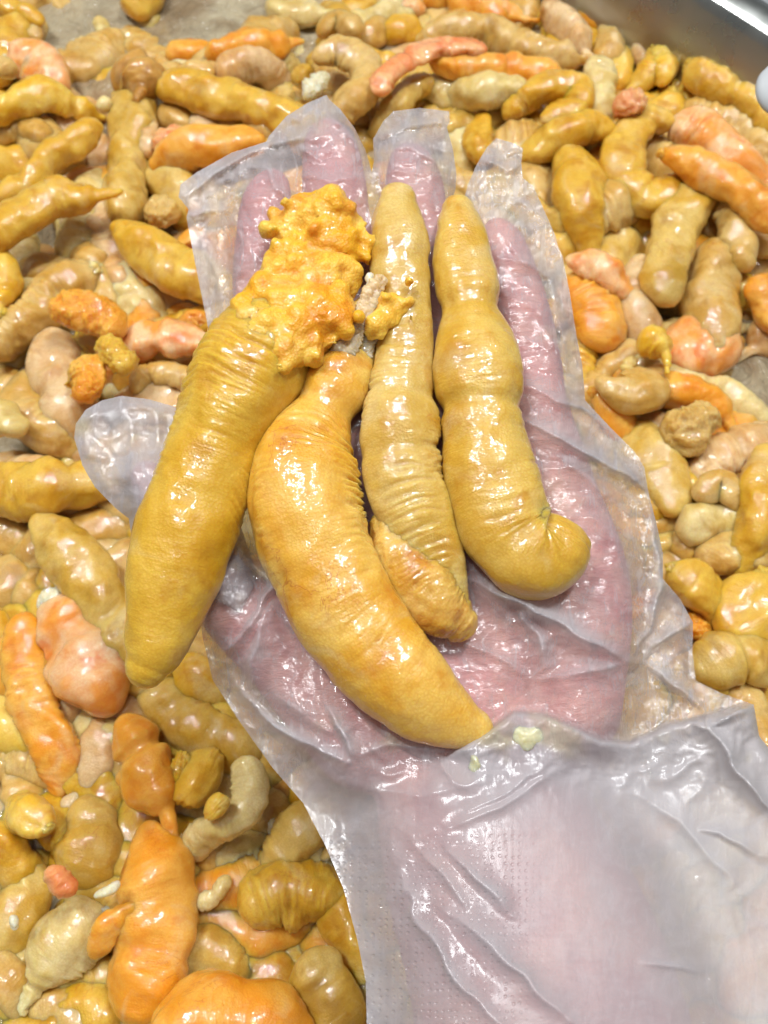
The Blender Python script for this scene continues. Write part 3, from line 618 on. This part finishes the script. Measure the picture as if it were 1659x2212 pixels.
# film heights on a raster (cm toward the camera from the middle plane)
ST = 3; X0, Y0 = 120, 170; NX, NY = 562, 725
gx, gy = np.meshgrid(X0+ST*np.arange(NX), Y0+ST*np.arange(NY))
def inpoly(px, py, poly):
    r = np.zeros(px.shape, bool); n = len(poly); j = n-1
    for i in range(n):
        xi, yi = poly[i]; xj, yj = poly[j]
        if yi != yj:
            c = ((yi > py) != (yj > py)) & (px < (xj-xi)*(py-yi)/(yj-yi)+xi); r ^= c
        j = i
    return r
def seg_dist(px, py, pl):
    d = np.full(px.shape, 1e9); side = np.zeros(px.shape); tt = np.zeros(px.shape); L = 0; tot = sum(math.dist(a, b) for a, b in zip(pl, pl[1:]))
    for (ax, ay), (bx, by) in zip(pl, pl[1:]):
        l = math.hypot(bx-ax, by-ay); u = np.clip(((px-ax)*(bx-ax)+(py-ay)*(by-ay))/l**2, 0, 1)
        q = np.hypot(px-ax-u*(bx-ax), py-ay-u*(by-ay)); m = q < d
        d = np.where(m, q, d); side = np.where(m, np.sign((bx-ax)*(py-ay)-(by-ay)*(px-ax)), side); tt = np.where(m, (L+u*l)/tot, tt); L += l
    return d, side, tt
def skin_heights(gx, gy):
    top = np.full(gx.shape, -9.); bot = np.full(gx.shape, -9.)
    for px, py, r, fl in CS:
        D = float(Dbase(px, py)); rc = r*D/FP; cz = MID+.15-max(rc*fl, .6)
        x0, x1 = np.searchsorted(gx[0], [px-r, px+r]); y0, y1 = np.searchsorted(gy[:, 0], [py-r, py+r])
        sx, sy = gx[y0:y1, x0:x1], gy[y0:y1, x0:x1]
        q = 1-((sx-px)**2+(sy-py)**2)/r**2; h = rc*fl*np.sqrt(np.clip(q, 0, 1)); ok = q > 0
        top[y0:y1, x0:x1] = np.maximum(top[y0:y1, x0:x1], np.where(ok, cz+h, -9))
        bot[y0:y1, x0:x1] = np.maximum(bot[y0:y1, x0:x1], np.where(ok, h-cz, -9))
    return top, bot
def blur(a):
    a = np.pad(a, 1, 'edge'); a = (a[:-2]+2*a[1:-1]+a[2:])/4; return (a[:, :-2]+2*a[:, 1:-1]+a[:, 2:])/4
OUT = [(795,2330),(790,2120),(772,2030),(742,1920),(702,1825),(655,1735),(590,1660),(520,1562),(460,1470),(437,1375),(430,1300),(425,1150),(430,1000),(445,850),(452,720),
 (440,660),(428,600),(412,520),(403,470),(407,452),(386,425),(390,398),(425,372),(500,330),(575,306),(582,292),(620,250),(665,222),(705,205),(712,216),(735,236),(765,275),(790,325),(803,372),
 (808,345),(806,300),(828,262),(850,240),(905,233),(970,240),(972,262),(965,275),(978,320),(986,375),(984,410),(968,450),
 (1000,440),(1010,400),(1030,355),(1052,318),(1072,298),(1105,308),(1130,320),(1126,352),(1130,385),(1152,402),(1178,460),(1200,510),(1204,528),(1216,556),(1232,640),(1246,730),(1258,790),(1264,865),
 (1320,925),(1370,975),(1392,1010),(1400,1060),(1420,1140),(1432,1195),(1432,1250),(1470,1295),(1497,1345),(1496,1410),(1503,1470),(1560,1498),(1628,1522),(1640,1590),(1700,1665),(1760,1740),(1790,2330)]
THUMB = [(160,945),(164,915),(185,885),(220,865),(262,855),(320,862),(382,880),(430,960),(500,1080),(560,1250),(520,1330),(400,1260),(300,1190),(284,1160),(278,1120),(250,1098),(205,1052),(178,1005)]
top, bot = skin_heights(gx, gy)
ins = inpoly(gx, gy, OUT)
def drape(lim, ins, it=260):
    h = np.where(ins, np.maximum(lim, 0), 0)
    for k in range(it): h = np.where(ins, np.maximum(lim, blur(h)), 0)
    return h
hf = drape(np.where(top > -5, top+.07+.22*np.clip((gy-1640)/150, 0, 1), -9), ins); hb = drape(np.where(bot > -5, bot+.06, -9), ins)
de, _, _ = seg_dist(gx, gy, OUT+[OUT[0]])
edge = np.clip(de/26, 0, 1); edge = np.sqrt(edge*(2-edge))
# (polyline, height cm, half-width px, taper)
CR = [
 ([(1130,905),(1230,962),(1330,1015),(1400,1062)], .42, 15), ([(1138,835),(1200,868),(1265,884),(1330,925),(1378,975)], .30, 12), ([(1150,955),(1280,1040),(1345,1110),(1385,1200)], .16, 16),
 ([(1010,1250),(1097,1292),(1184,1334),(1270,1386),(1361,1430)], .5, 22), ([(1150,1470),(1253,1455),(1323,1441),(1362,1432)], .30, 15), ([(1361,1430),(1396,1365),(1415,1300),(1430,1237),(1418,1150),(1400,1060)], .40, 13),
 ([(1392,1430),(1451,1478),(1528,1545)], .42, 13), ([(1392,1428),(1412,1394),(1450,1370),(1497,1338)], .38, 13), ([(1420,1500),(1438,1555),(1420,1570)], .18, 10),
 ([(1100,1300),(1160,1370),(1170,1440),(1152,1470)], .3, 18), ([(980,1380),(1060,1410),(1150,1468)], .22, 16), ([(1260,1100),(1330,1170),(1380,1290)], .10, 14),
 ([(500,1175),(545,1215),(582,1262),(560,1320),(520,1370),(478,1408)], .34, 12), ([(600,1290),(562,1350),(540,1430),(545,1500)], .26, 18), ([(560,1270),(620,1330),(680,1400)], .18, 14),
 ([(505,1480),(600,1570),(690,1625),(752,1648)], .40, 14), ([(700,1520),(735,1580),(755,1645)], .36, 12), ([(755,1640),(840,1608),(950,1618),(1010,1622)], .20, 13), ([(560,1480),(650,1540),(740,1600)], .2, 20),
 ([(968,1838),(1035,1905),(1105,1980)], .20, 17), ([(958,1972),(1030,2012),(1085,2065),(1150,2130),(1230,2205)], .24, 24), ([(858,1885),(905,1990),(960,2085),(1085,2225)], .20, 16),
 ([(900,1830),(960,1900),(1020,1990)], .14, 15), ([(970,1790),(1080,1745),(1190,1668)], .10, 10), ([(1000,1760),(1090,1715),(1180,1650)], .09, 9), ([(780,1700),(900,1720),(1010,1700)], .10, 22),
 ([(1528,1560),(1590,1665),(1665,1755)], .5, 16), ([(1484,1560),(1530,1575),(1628,1522)], .25, 12), ([(1490,1790),(1560,1800),(1640,1850)], .14, 12), ([(1400,2080),(1470,2090),(1500,2100)], .12, 9), ([(1350,1700),(1450,1760),(1600,1930)], .12, 26),
 ([(408,468),(460,456),(512,452)], .20, 8), ([(402,420),(470,370),(560,318),(640,300),(670,300)], .28, 8), ([(470,395),(540,362),(575,362),(600,400),(632,450)], .22, 9), ([(520,370),(560,352),(590,350)], .15, 7),
 ([(640,320),(690,345),(700,352)], .16, 6), ([(600,250),(650,262),(700,205)], .18, 8), ([(660,250),(700,240),(752,290),(790,350)], .12, 8), ([(655,380),(720,392),(790,380)], .10, 7),
 ([(818,300),(870,275),(960,262)], .18, 8), ([(830,330),(880,318),(930,345),(975,390)], .16, 9), ([(960,240),(940,262),(970,300)], .16, 7),
 ([(1040,340),(1090,370),(1128,352)], .18, 8), ([(1072,430),(1130,440),(1180,470)], .15, 9), ([(1070,500),(1130,560),(1190,600),(1230,660)], .16, 10), ([(1130,640),(1180,700),(1220,790),(1262,862)], .12, 12), ([(1180,560),(1210,700),(1225,800)], .16, 9),
 ([(430,520),(470,600),(480,700)], .12, 10), ([(500,430),(520,520),(515,640)], .08, 8),
]
cre = np.zeros(gx.shape); 
wobx = 10*vnoise(np.stack([gx.ravel()/45, gy.ravel()/45, gx.ravel()*0], 1), 3).reshape(gx.shape)
for pl, a, wd in CR:
    d, sd, tt = seg_dist(gx+wobx, gy, pl)
    amp = a*np.sin(np.pi*np.clip(tt, .04, .96))**.45
    asym = np.where(sd > 0, .75, 1.6)
    cre = np.maximum(cre, amp*1.25*np.exp(-d/(wd*asym)))+amp*.2*np.exp(-d/(wd*.7))
# cuff lip: film rises below this line
lip = [(930,1660),(1000,1610),(1062,1572),(1110,1537),(1170,1540),(1250,1574),(1300,1598),(1360,1602),(1440,1567),(1525,1545),(1640,1520)]
lx, ly = np.array(lip).T; yc = np.interp(gx, lx, ly); fade = np.clip((gx-900)/150, 0, 1)
below = gy-yc
cre += fade*.75*(1/(1+np.exp(-below/4)))*np.exp(-np.clip(below, 0, None)/230)
cre -= fade*.30*np.exp(-np.clip(-below, 0, None)/70)*(below < 0)
g3 = np.stack([gx.ravel(), gy.ravel(), gx.ravel()*0], 1)
def ridged(sc, s, st=(1, 1)):
    q = g3/sc*np.array([st[0], st[1], 1]); q = q+.6*np.stack([vnoise(q*.7+5, s+1), vnoise(q*.7+9, s+2), q[:, 2]*0], 1)
    return (1-np.abs(vnoise(q, s))*2.2).reshape(gx.shape)
fing = np.clip((950-gy)/150, 0, 1)
crum = .09*ridged(90, 21)+.045*ridged(42, 31)+(.022+.02*fing)*ridged(20, 41)+.05*ridged(110, 51, (1, .35))
calm = 1-(.72+.2*np.clip((gx-900)/140, 0, 1))*np.clip((gy-1640)/100, 0, 1)
hf2 = np.clip(hf+(cre+crum*calm)*edge, 0.01, None)
hb2 = np.clip(hb+.10*ridged(80, 61)*edge, .01, None)
def bil(a, x, y):
    fx = np.clip((x-X0)/ST, 0, NX-1.001); fy = np.clip((y-Y0)/ST, 0, NY-1.001); i = fx.astype(int); j = fy.astype(int); u = fx-i; v = fy-j
    return a[j, i]*(1-u)*(1-v)+a[j, i+1]*u*(1-v)+a[j+1, i]*(1-u)*v+a[j+1, i+1]*u*v

t = NT('plastic_film'); tc = t.n('ShaderNodeTexCoord'); at = t.n('ShaderNodeAttribute', attribute_name='sheet'); P = at.outputs['Vector']   # sheet: cm across the film
fine = t.noise(P, 2.4, 5, .62, 1.2); med = t.noise(P, .9, 4, .6, .8)
st_ = t.noise(t.vmul(P, (1, .28, 1)), 5, 4, .6, .6)
b = t.n('ShaderNodeBsdfPrincipled')
sx_ = t.n('ShaderNodeSeparateXYZ'); t.l(P, sx_.inputs[0])
stain = t.math('MULTIPLY', t.math('MULTIPLY', t.ramp(t.noise(P, .55, 3, .5), .56, .70), .5), t.ramp(sx_.outputs[1], 18.6, 17.6))
t.l(t.mix(stain, (.57, .54, .56, 1), lin((210, 200, 140))), b.inputs['Base Color'])
b.inputs['Roughness'].default_value = .55; b.inputs['Specular IOR Level'].default_value = .25
dots = t.n('ShaderNodeTexVoronoi', feature='F1'); dots.inputs['Scale'].default_value = 6.0; dots.inputs['Randomness'].default_value = .3; t.l(P, dots.inputs['Vector'])
dt = t.ramp(dots.outputs['Distance'], .12, .34, 1, 0)
dt = t.math('MULTIPLY', dt, t.math('MULTIPLY', t.ramp(sx_.outputs[1], 19, 21), t.ramp(sx_.outputs[0], 13.5, 11.5)))
dry = t.ramp(sx_.outputs[1], 17.2, 19.2)
fb = t.math('MULTIPLY', fine, t.ramp(dry, 0, 1, 1, .25)); sb = t.math('MULTIPLY', st_, t.ramp(dry, 0, 1, 1, .3))
n = t.bump(fb, .0007, .45); n = t.bump(sb, .0007, .4, n); n = t.bump(dt, .00014, .9, n)
t.l(n, b.inputs['Normal']); t.l(n, b.inputs['Coat Normal'])
tl = t.n('ShaderNodeBsdfTranslucent'); tl.inputs[0].default_value = (.62, .60, .62, 1); t.l(n, tl.inputs['Normal'])
mx = t.n('ShaderNodeMixShader'); mx.inputs[0].default_value = .35; t.l(b.outputs[0], mx.inputs[1]); t.l(tl.outputs[0], mx.inputs[2])
tr = t.n('ShaderNodeBsdfTransparent')
lw = t.n('ShaderNodeLayerWeight'); lw.inputs[0].default_value = .35; t.l(n, lw.inputs['Normal'])
cl = t.math('ADD', t.math('MULTIPLY', t.ramp(st_, .52, .68, 0, .24), t.ramp(dry, 0, 1, 1, .25)), t.ramp(med, .35, .7, .04, .17)); cl = t.math('ADD', cl, t.math('MULTIPLY', t.ramp(fine, .50, .68, 0, .16), t.ramp(dry, 0, 1, 1, .3)))
den = t.n('ShaderNodeAttribute', attribute_name='dense'); cl = t.math('ADD', cl, den.outputs['Fac'])
al = t.math('MINIMUM', t.math('ADD', cl, t.math('MULTIPLY', lw.outputs['Facing'], .55)), .97)
m2 = t.n('ShaderNodeMixShader'); t.l(al, m2.inputs[0]); t.l(tr.outputs[0], m2.inputs[1]); t.l(mx.outputs[0], m2.inputs[2])
gls = t.n('ShaderNodeBsdfGlossy'); satin = t.math('MULTIPLY', t.ramp(sx_.outputs[0], 11.2, 13), t.ramp(sx_.outputs[1], 18, 20)); t.l(t.math('ADD', t.ramp(dry, 0, 1, .10, .24), t.math('MULTIPLY', satin, .30)), gls.inputs['Roughness']); t.l(n, gls.inputs['Normal'])
fr = t.n('ShaderNodeLayerWeight'); fr.inputs[0].default_value = .5; t.l(n, fr.inputs['Normal'])
m3 = t.n('ShaderNodeMixShader'); t.l(t.math('ADD', t.math('MULTIPLY', t.math('POWER', fr.outputs['Facing'], 4.), .45), .055), m3.inputs[0]); t.l(m2.outputs[0], m3.inputs[1]); t.l(gls.outputs[0], m3.inputs[2])
t.l(m3.outputs[0], t.out.inputs['Surface']); M_FILM = t.m

def sheet(poly, step, seed):
    B = []
    for (ax, ay), (bx, by) in zip(poly, poly[1:]+[poly[0]]):
        n = max(1, int(math.dist((ax, ay), (bx, by))/step))
        for k in range(n): B.append((ax+(bx-ax)*k/n, ay+(by-ay)*k/n))
    B = np.array(B); B += np.random.RandomState(seed).uniform(-.3, .3, B.shape); nb = len(B)
    xs = np.arange(B[:, 0].min(), B[:, 0].max(), step); ys = np.arange(B[:, 1].min(), B[:, 1].max(), step*.87)
    X, Y = np.meshgrid(xs, ys); X = X+(np.arange(len(ys))[:, None] % 2)*step*.5
    X, Y = X.ravel(), Y.ravel(); m = inpoly(X, Y, B.tolist())
    dd, _, _ = seg_dist(X, Y, np.vstack([B[::3], B[:1]]).tolist()); m &= dd > step*.6
    pts = np.vstack([B, np.stack([X[m], Y[m]], 1)])
    r = geometry.delaunay_2d_cdt([Vector(p) for p in pts], [(i, (i+1) % nb) for i in range(nb)], [], 1, 1e-4)
    return np.array([v[:] for v in r[0]]), [list(f) for f in r[2]]
def film(name, poly, step, seed, fh, bh, Doff, label=None, dense=None):
    p, F = sheet(poly, step, seed); Vs, Fs, A, Dn = [], [], [], []
    for k, (h, sg) in enumerate(((fh, -1), (bh, 1))):
        D = Dbase(p[:, 0], p[:, 1])+MID+Doff+sg*h(p[:, 0], p[:, 1])
        Vs.append(at_d(p[:, 0], p[:, 1], D)); Fs += [([q+k*len(p) for q in f] if sg < 0 else [q+k*len(p) for q in f[::-1]]) for f in F]
        A.append(np.stack([p[:, 0]*.011, p[:, 1]*.011, np.full(len(p), k*3.)], 1))
        dn = dense(p[:, 0], p[:, 1]) if (dense and k == 0) else np.full(len(p), .12 if k else 0.)
        Dn.append(dn)
    V = np.vstack(Vs)
    o = mesh_obj(name, V, Fs, M_FILM, person, attrs={'sheet': np.vstack(A)})
    da = o.data.attributes.new('dense', 'FLOAT', 'POINT'); da.data.foreach_set('value', np.concatenate(Dn).astype(np.float32))
    return o
def dense_main(x, y):
    d = np.interp(y, [200, 500, 1000, 1550, 1650, 1900, 2212], [.10, .05, .02, .04, .26, .38, .42])
    d = d+.18*np.clip((x-1200)/300, 0, 1)*(y > 1560)
    d = d+.30*np.clip((500-x)/60, 0, 1)*(y < 800)+.08*np.clip((430-y)/120, 0, 1)+.10*np.clip((x-1190)/50, 0, 1)*(y < 1000)
    d = d+.22*np.clip((960-x)/140, 0, 1)*np.clip((y-1650)/120, 0, 1)
    return d*.8+.5*np.clip(bil(cre, x, y)/.5, 0, 1)**1.3
gl = film('glove', OUT, 4.6, 5, lambda x, y: bil(hf2, x, y), lambda x, y: bil(hb2, x, y), 0, dense=dense_main)
th_in = inpoly(gx, gy, THUMB); tde, _, _ = seg_dist(gx, gy, THUMB+[THUMB[0]])
tlim = np.where(top > -5, top+.05, -9); tH = drape(tlim, th_in, 90)
te = np.clip(tde/20, 0, 1); tH = np.clip(tH*1+(.16+.10*ridged(60, 71)+.035*ridged(22, 81))*te, .01, None)
tB = np.clip((.35+.1*ridged(70, 77))*te, .01, None)
film('glove_thumb', THUMB, 6, 6, lambda x, y: bil(tH, x, y), lambda x, y: bil(tB, x, y), .12, dense=lambda x, y: np.full(len(x), .42))

# ------------------------------------------------------------------ the four held sacs
HELD = 'roe sacs held on the glove'
M_HA = roe_mat('held_ochre', (206, 158, 32), (218, 178, 66), (188, 132, 18), wr=.6, gran=1.0, veins=.1, film=.38)
M_HB = roe_mat('held_gold', (218, 162, 44), (228, 188, 92), (200, 130, 24), wr=.6, gran=1.0, veins=.5, film=.45)
M_HC = roe_mat('held_khaki', (200, 162, 66), (214, 186, 112), (184, 134, 36), wr=.6, gran=1.0, veins=.25, film=.5)
M_HD = roe_mat('held_amber', (204, 160, 50), (216, 182, 92), (188, 132, 22), wr=.7, gran=1.0, veins=.1, film=.45)
M_LO = roe_mat('loose_roe_gold', (228, 168, 32), (238, 196, 84), (210, 120, 12), wr=.3, gran=1.6, veins=.15, film=.45, sss=.5, coat=.55)
M_BR = roe_mat('roe_rust', (204, 154, 54), (216, 180, 96), (188, 116, 30), wr=.6, gran=1, veins=.2, film=.3)
M_WH = roe_mat('white_tissue', (214, 206, 182), (226, 222, 208), (206, 186, 140), wr=.5, gran=.4, veins=0, film=.2, sss=.7)
M_WH2 = roe_mat('pale_membrane', (208, 176, 132), (224, 204, 172), (190, 148, 100), wr=.6, gran=.3, veins=.3, film=.3)
def held(name, label, mat, rows, seed, flat=.78, sink=.54, parent=None, nr=300, ns=150, wzone=None, wrk=.05, lump=.06, grain=0, cons=0, tips=(1, 1), pinch=(), wf=5.5, lobe=0):
    R = np.array(rows, float); D = Dbase(R[:, 0], R[:, 1]); off = R[:, 3] if R.shape[1] > 3 else 0
    rc = R[:, 2]*D/FP; big = np.convolve(np.pad(rc, 1, 'edge'), [.25, .5, .25], 'valid')
    dep = D-.30-big*sink-off
    P = at_d(R[:, 0], R[:, 1], dep); rr = R[:, 2]*dep/FP*.01
    Q = np.column_stack([P, rr]); Q = catmull(Q, 120)
    T0 = Q[0, :3]-Q[3, :3]; T0 /= np.linalg.norm(T0); T1 = Q[-1, :3]-Q[-4, :3]; T1 /= np.linalg.norm(T1)
    a = []; bb = []
    for k in range(1, 7):
        an = k/6*math.pi/2; a.append([*(Q[0, :3]+T0*Q[0, 3]*tips[0]*math.sin(an)), max(Q[0, 3]*math.cos(an), 1e-4)]); bb.append([*(Q[-1, :3]+T1*Q[-1, 3]*tips[1]*math.sin(an)), max(Q[-1, 3]*math.cos(an), 1e-4)])
    Q = np.vstack([a[::-1], Q, bb])
    V, F, T = tube(Q, -(RM@np.array([0, 0, -1.])), nr, ns, flat, seed, lump=lump, wrk=wrk, grain=grain, cons=cons, wzone=wzone, pinch=pinch, wf=wf, lobe=lobe)
    o = mesh_obj(name, V, F, mat, parent, attrs={'tube': T})
    if label: tag(o, label, 'roe sac', HELD)
    return o
sA = held('roe_sac', 'leftmost held sac, ochre, with crumbling roe bursting from its upper end', M_HA,
 [(650,630,50), (608,680,88), (565,755,116), (515,850,116), (475,940,104), (440,1040,106), (400,1150,108), (372,1250,100), (348,1340,82), (330,1410,64), (318,1440,48)], 901,
 wzone=([0, .1, .55, .75, 1], [1, .9, .6, .05, 0]), wrk=.075, lobe=.02)
sB = held('roe_sac', 'longest held sac, golden, sweeping down right to a pointed tip', M_HB,
 [(800,650,22), (786,690,44), (766,755,54), (730,832,72), (694,900,74), (664,965,98), (656,1010,114), (656,1075,122), (670,1150,122), (704,1230,118), (742,1310,116), (793,1385,112), (852,1455,105), (920,1515,90), (982,1557,64), (1025,1578,42)], 902,
 wzone=([0, .15, .5, .7, 1], [.6, 1, .9, .2, 0]), wrk=.085, lobe=.02, pinch=((.26, .13, .025),))
sC = held('roe_sac', 'pale khaki held sac between the golden one and the rightmost one', M_HC,
 [(860,432,42), (860,470,56), (862,520,64), (868,600,65), (872,700,62), (870,800,68), (865,885,82), (862,960,85), (877,1050,84), (908,1130,82), (938,1210,70), (962,1280,54), (988,1330,38)], 903,
 wzone=([0, .3, .45, .9, 1], [.05, .1, .7, .9, .5]), wrk=.06, lobe=.025, pinch=((.5, .10, .02), (.62, .08, .02)), flat=.7)
sD = held('roe_sac', 'rightmost held sac, amber, pinched twice and curled up at its lower end', M_HD,
 [(988,452,34), (991,490,50), (998,550,62), (1008,625,68), (1014,690,72), (1026,770,92), (1036,850,98), (1042,925,90), (1052,1000,100), (1074,1085,104), (1104,1160,102), (1150,1196,102), (1186,1188,92), (1202,1160,80)], 904,
 wrk=.03, wzone=([0, .5, 1], [.4, .6, 1]), tips=(1, .55), lobe=.02, pinch=((.30, .16, .03), (.535, .12, .022), (.84, .06, .02)))
held('torn_lobe', None, M_BR, [(834,1140,40,.12), (868,1205,60,.15), (912,1265,68,.12), (955,1318,60,.08), (992,1348,40,0)], 905, parent=sC, nr=140, ns=90, grain=.035, wrk=.05, lump=.12)
def clump(name, blobs, mat, parent, gr, vs=.0009, seed=7, lift=.0):
    rg = np.random.RandomState(seed); V, F = [], []
    for bx, by, br in blobs:
        D = float(Dbase(bx, by)); rc = br*D/FP; dep = D-.75-lift-rg.uniform(0, .25)-np.interp(by, [600, 700, 760], [0, .6, .75])*(lift == 0)
        for k in range(1 if br < 30 else 16):
            ox, oy, oz = (0, 0, 0) if k == 0 else rg.normal(0, .55, 3)
            s_ = rc*(1 if k == 0 else rg.uniform(.18, .42))
            c = at_d(np.array([bx+ox*br]), np.array([by+oy*br]), np.array([dep-oz*rc*.6-(rc*.3 if k else 0)]))[0]
            V.append(c+sv*s_*.01); q = (len(V)-1)*len(sv); F += [[q+i for i in f] for f in sf]
    V = np.vstack(V); me = bpy.data.meshes.new('t'); me.from_pydata(V.tolist(), [], F); o = bpy.data.objects.new('t', me); C.objects.link(o)
    r = o.modifiers.new('r', 'REMESH'); r.mode = 'VOXEL'; r.voxel_size = vs
    s = o.modifiers.new('s', 'SMOOTH'); s.iterations = 7
    bpy.context.view_layer.update()
    ev = o.evaluated_get(bpy.context.evaluated_depsgraph_get()); m2 = ev.to_mesh()
    n = len(m2.vertices); vv = np.empty(n*3); m2.vertices.foreach_get('co', vv); vv = vv.reshape(-1, 3); nn = np.empty(n*3); m2.vertices.foreach_get('normal', nn); nn = nn.reshape(-1, 3)
    FF = [list(p.vertices) for p in m2.polygons]; ev.to_mesh_clear(); bpy.data.objects.remove(o)
    d = gr*(.0014*fbm(vv/.006, 5, 2)+.0005*fbm(vv/.0024, 15, 2, .5)+.00022*vnoise(vv/.0011, 25))
    vv = vv+nn*d[:, None]
    return mesh_obj(name, vv, FF, mat, parent, attrs={'tube': vv})
clump('loose_roe', [(665,470,52),(712,458,52),(625,500,42),(745,520,42),(780,530,34),(700,530,52),(650,570,50),(612,610,48),(690,610,58),(735,600,44),(570,650,48),(530,680,38),(620,670,56),(690,680,56),(735,665,40),(590,715,46),(650,720,46),(700,712,34),(765,545,30),(520,705,40),(560,740,40),(620,755,40),(675,745,34),(730,700,30),(610,560,34)], M_LO, sA, 1.0, .0007)
clump('loose_roe', [(835,665,34),(865,660,24),(885,652,14),(815,700,26),(845,690,24),(800,720,20),(825,725,16)], M_LO, sB, .8, .0007, 12, .35)
clump('white_tissue', [(795,602,12),(802,622,18),(786,642,16)], M_WH, sB, .7, .0006, 22, .5)
held('membrane', None, M_WH2, [(822,605,14,1.0), (800,640,18,1.05), (784,680,20,1.0), (768,715,22,.9), (742,755,24,.75), (718,795,18,.5)], 931, parent=sB, nr=110, ns=60, wrk=.2, lump=.3, grain=.08, flat=.5, lobe=.15)
held('membrane', None, M_WH2, [(800,650,10,1.0), (808,690,15,.8), (800,725,18,.65), (790,765,16,.5)], 932, parent=sB, nr=80, ns=50, wrk=.2, lump=.3, flat=.5, lobe=.15)
# drops of roe liquid on the glove
hfs = hf2.copy()
for _k in range(60): hfs = blur(hfs)
M_DROP = roe_mat('roe_liquid', (208, 198, 148), (218, 210, 176), wr=.1, gran=.3, veins=0, film=.3)
for (x, y, rx, ry, lb) in ((1140, 1592, 34, 26, 'larger pale yellow smear of roe liquid on the glove right of the long golden tip'),
                            (1025, 1650, 13, 20, 'small pale drop of roe liquid on the glove below the long golden tip')):
    hh = float(bil(hf2, np.array([float(x)]), np.array([float(y)]))[0])
    V, F = [], []
    nr_, na_ = 7, 24
    for i in range(nr_):
        f = i/(nr_-1)
        for k in range(na_):
            a = 2*math.pi*k/na_; rr = f*(1+.12*math.sin(3*a+x)+.08*math.sin(5*a))
            qx, qy = x+rx*rr*math.cos(a), y+ry*rr*math.sin(a)
            h2 = max(float(bil(hfs, np.array([qx]), np.array([qy]))[0]), float(bil(hf2, np.array([qx]), np.array([qy]))[0]))+.045*(1-f**2)+.004-(.03 if i == nr_-1 else 0)
            V.append(at_d(np.array([qx]), np.array([qy]), np.array([float(Dbase(qx, qy))+MID-h2]))[0])
    for i in range(nr_-1):
        for k in range(na_): F.append([i*na_+k, i*na_+(k+1) % na_, (i+1)*na_+(k+1) % na_, (i+1)*na_+k])
    V = np.array(V); tag(mesh_obj('roe_drop', V, F, M_DROP, attrs={'tube': V}), lb, 'drop', 'drops of roe liquid on the glove')
# pale grey plastic edge of an unidentified object at the right border of the photograph
t = NT('grey_plastic'); b = t.n('ShaderNodeBsdfPrincipled'); tc = t.n('ShaderNodeTexCoord')
t.l(t.mix(t.noise(tc.outputs['Object'], 80, 3), (.40, .41, .41, 1), (.48, .49, .50, 1)), b.inputs['Base Color']); b.inputs['Roughness'].default_value = .5
t.l(b.outputs[0], t.out.inputs['Surface'])
Pq = np.array([at_d(np.array([x]), np.array([y]), np.array([30.]))[0] for x, y in ((1690, 150), (1688, 190), (1700, 235))])
Q = ends(Pq, np.array([.0075, .0085, .008]), 1.3, 1.3, .4)
V, F, T = tube(Q, (0, -.4, 1), 60, 32, .35, 77, lump=.02, wrk=0)
tag(mesh_obj('plastic_edge', V, F, t.m, attrs={'tube': T}), 'rounded pale grey edge poking in at the right border near the tray wall', 'handle')
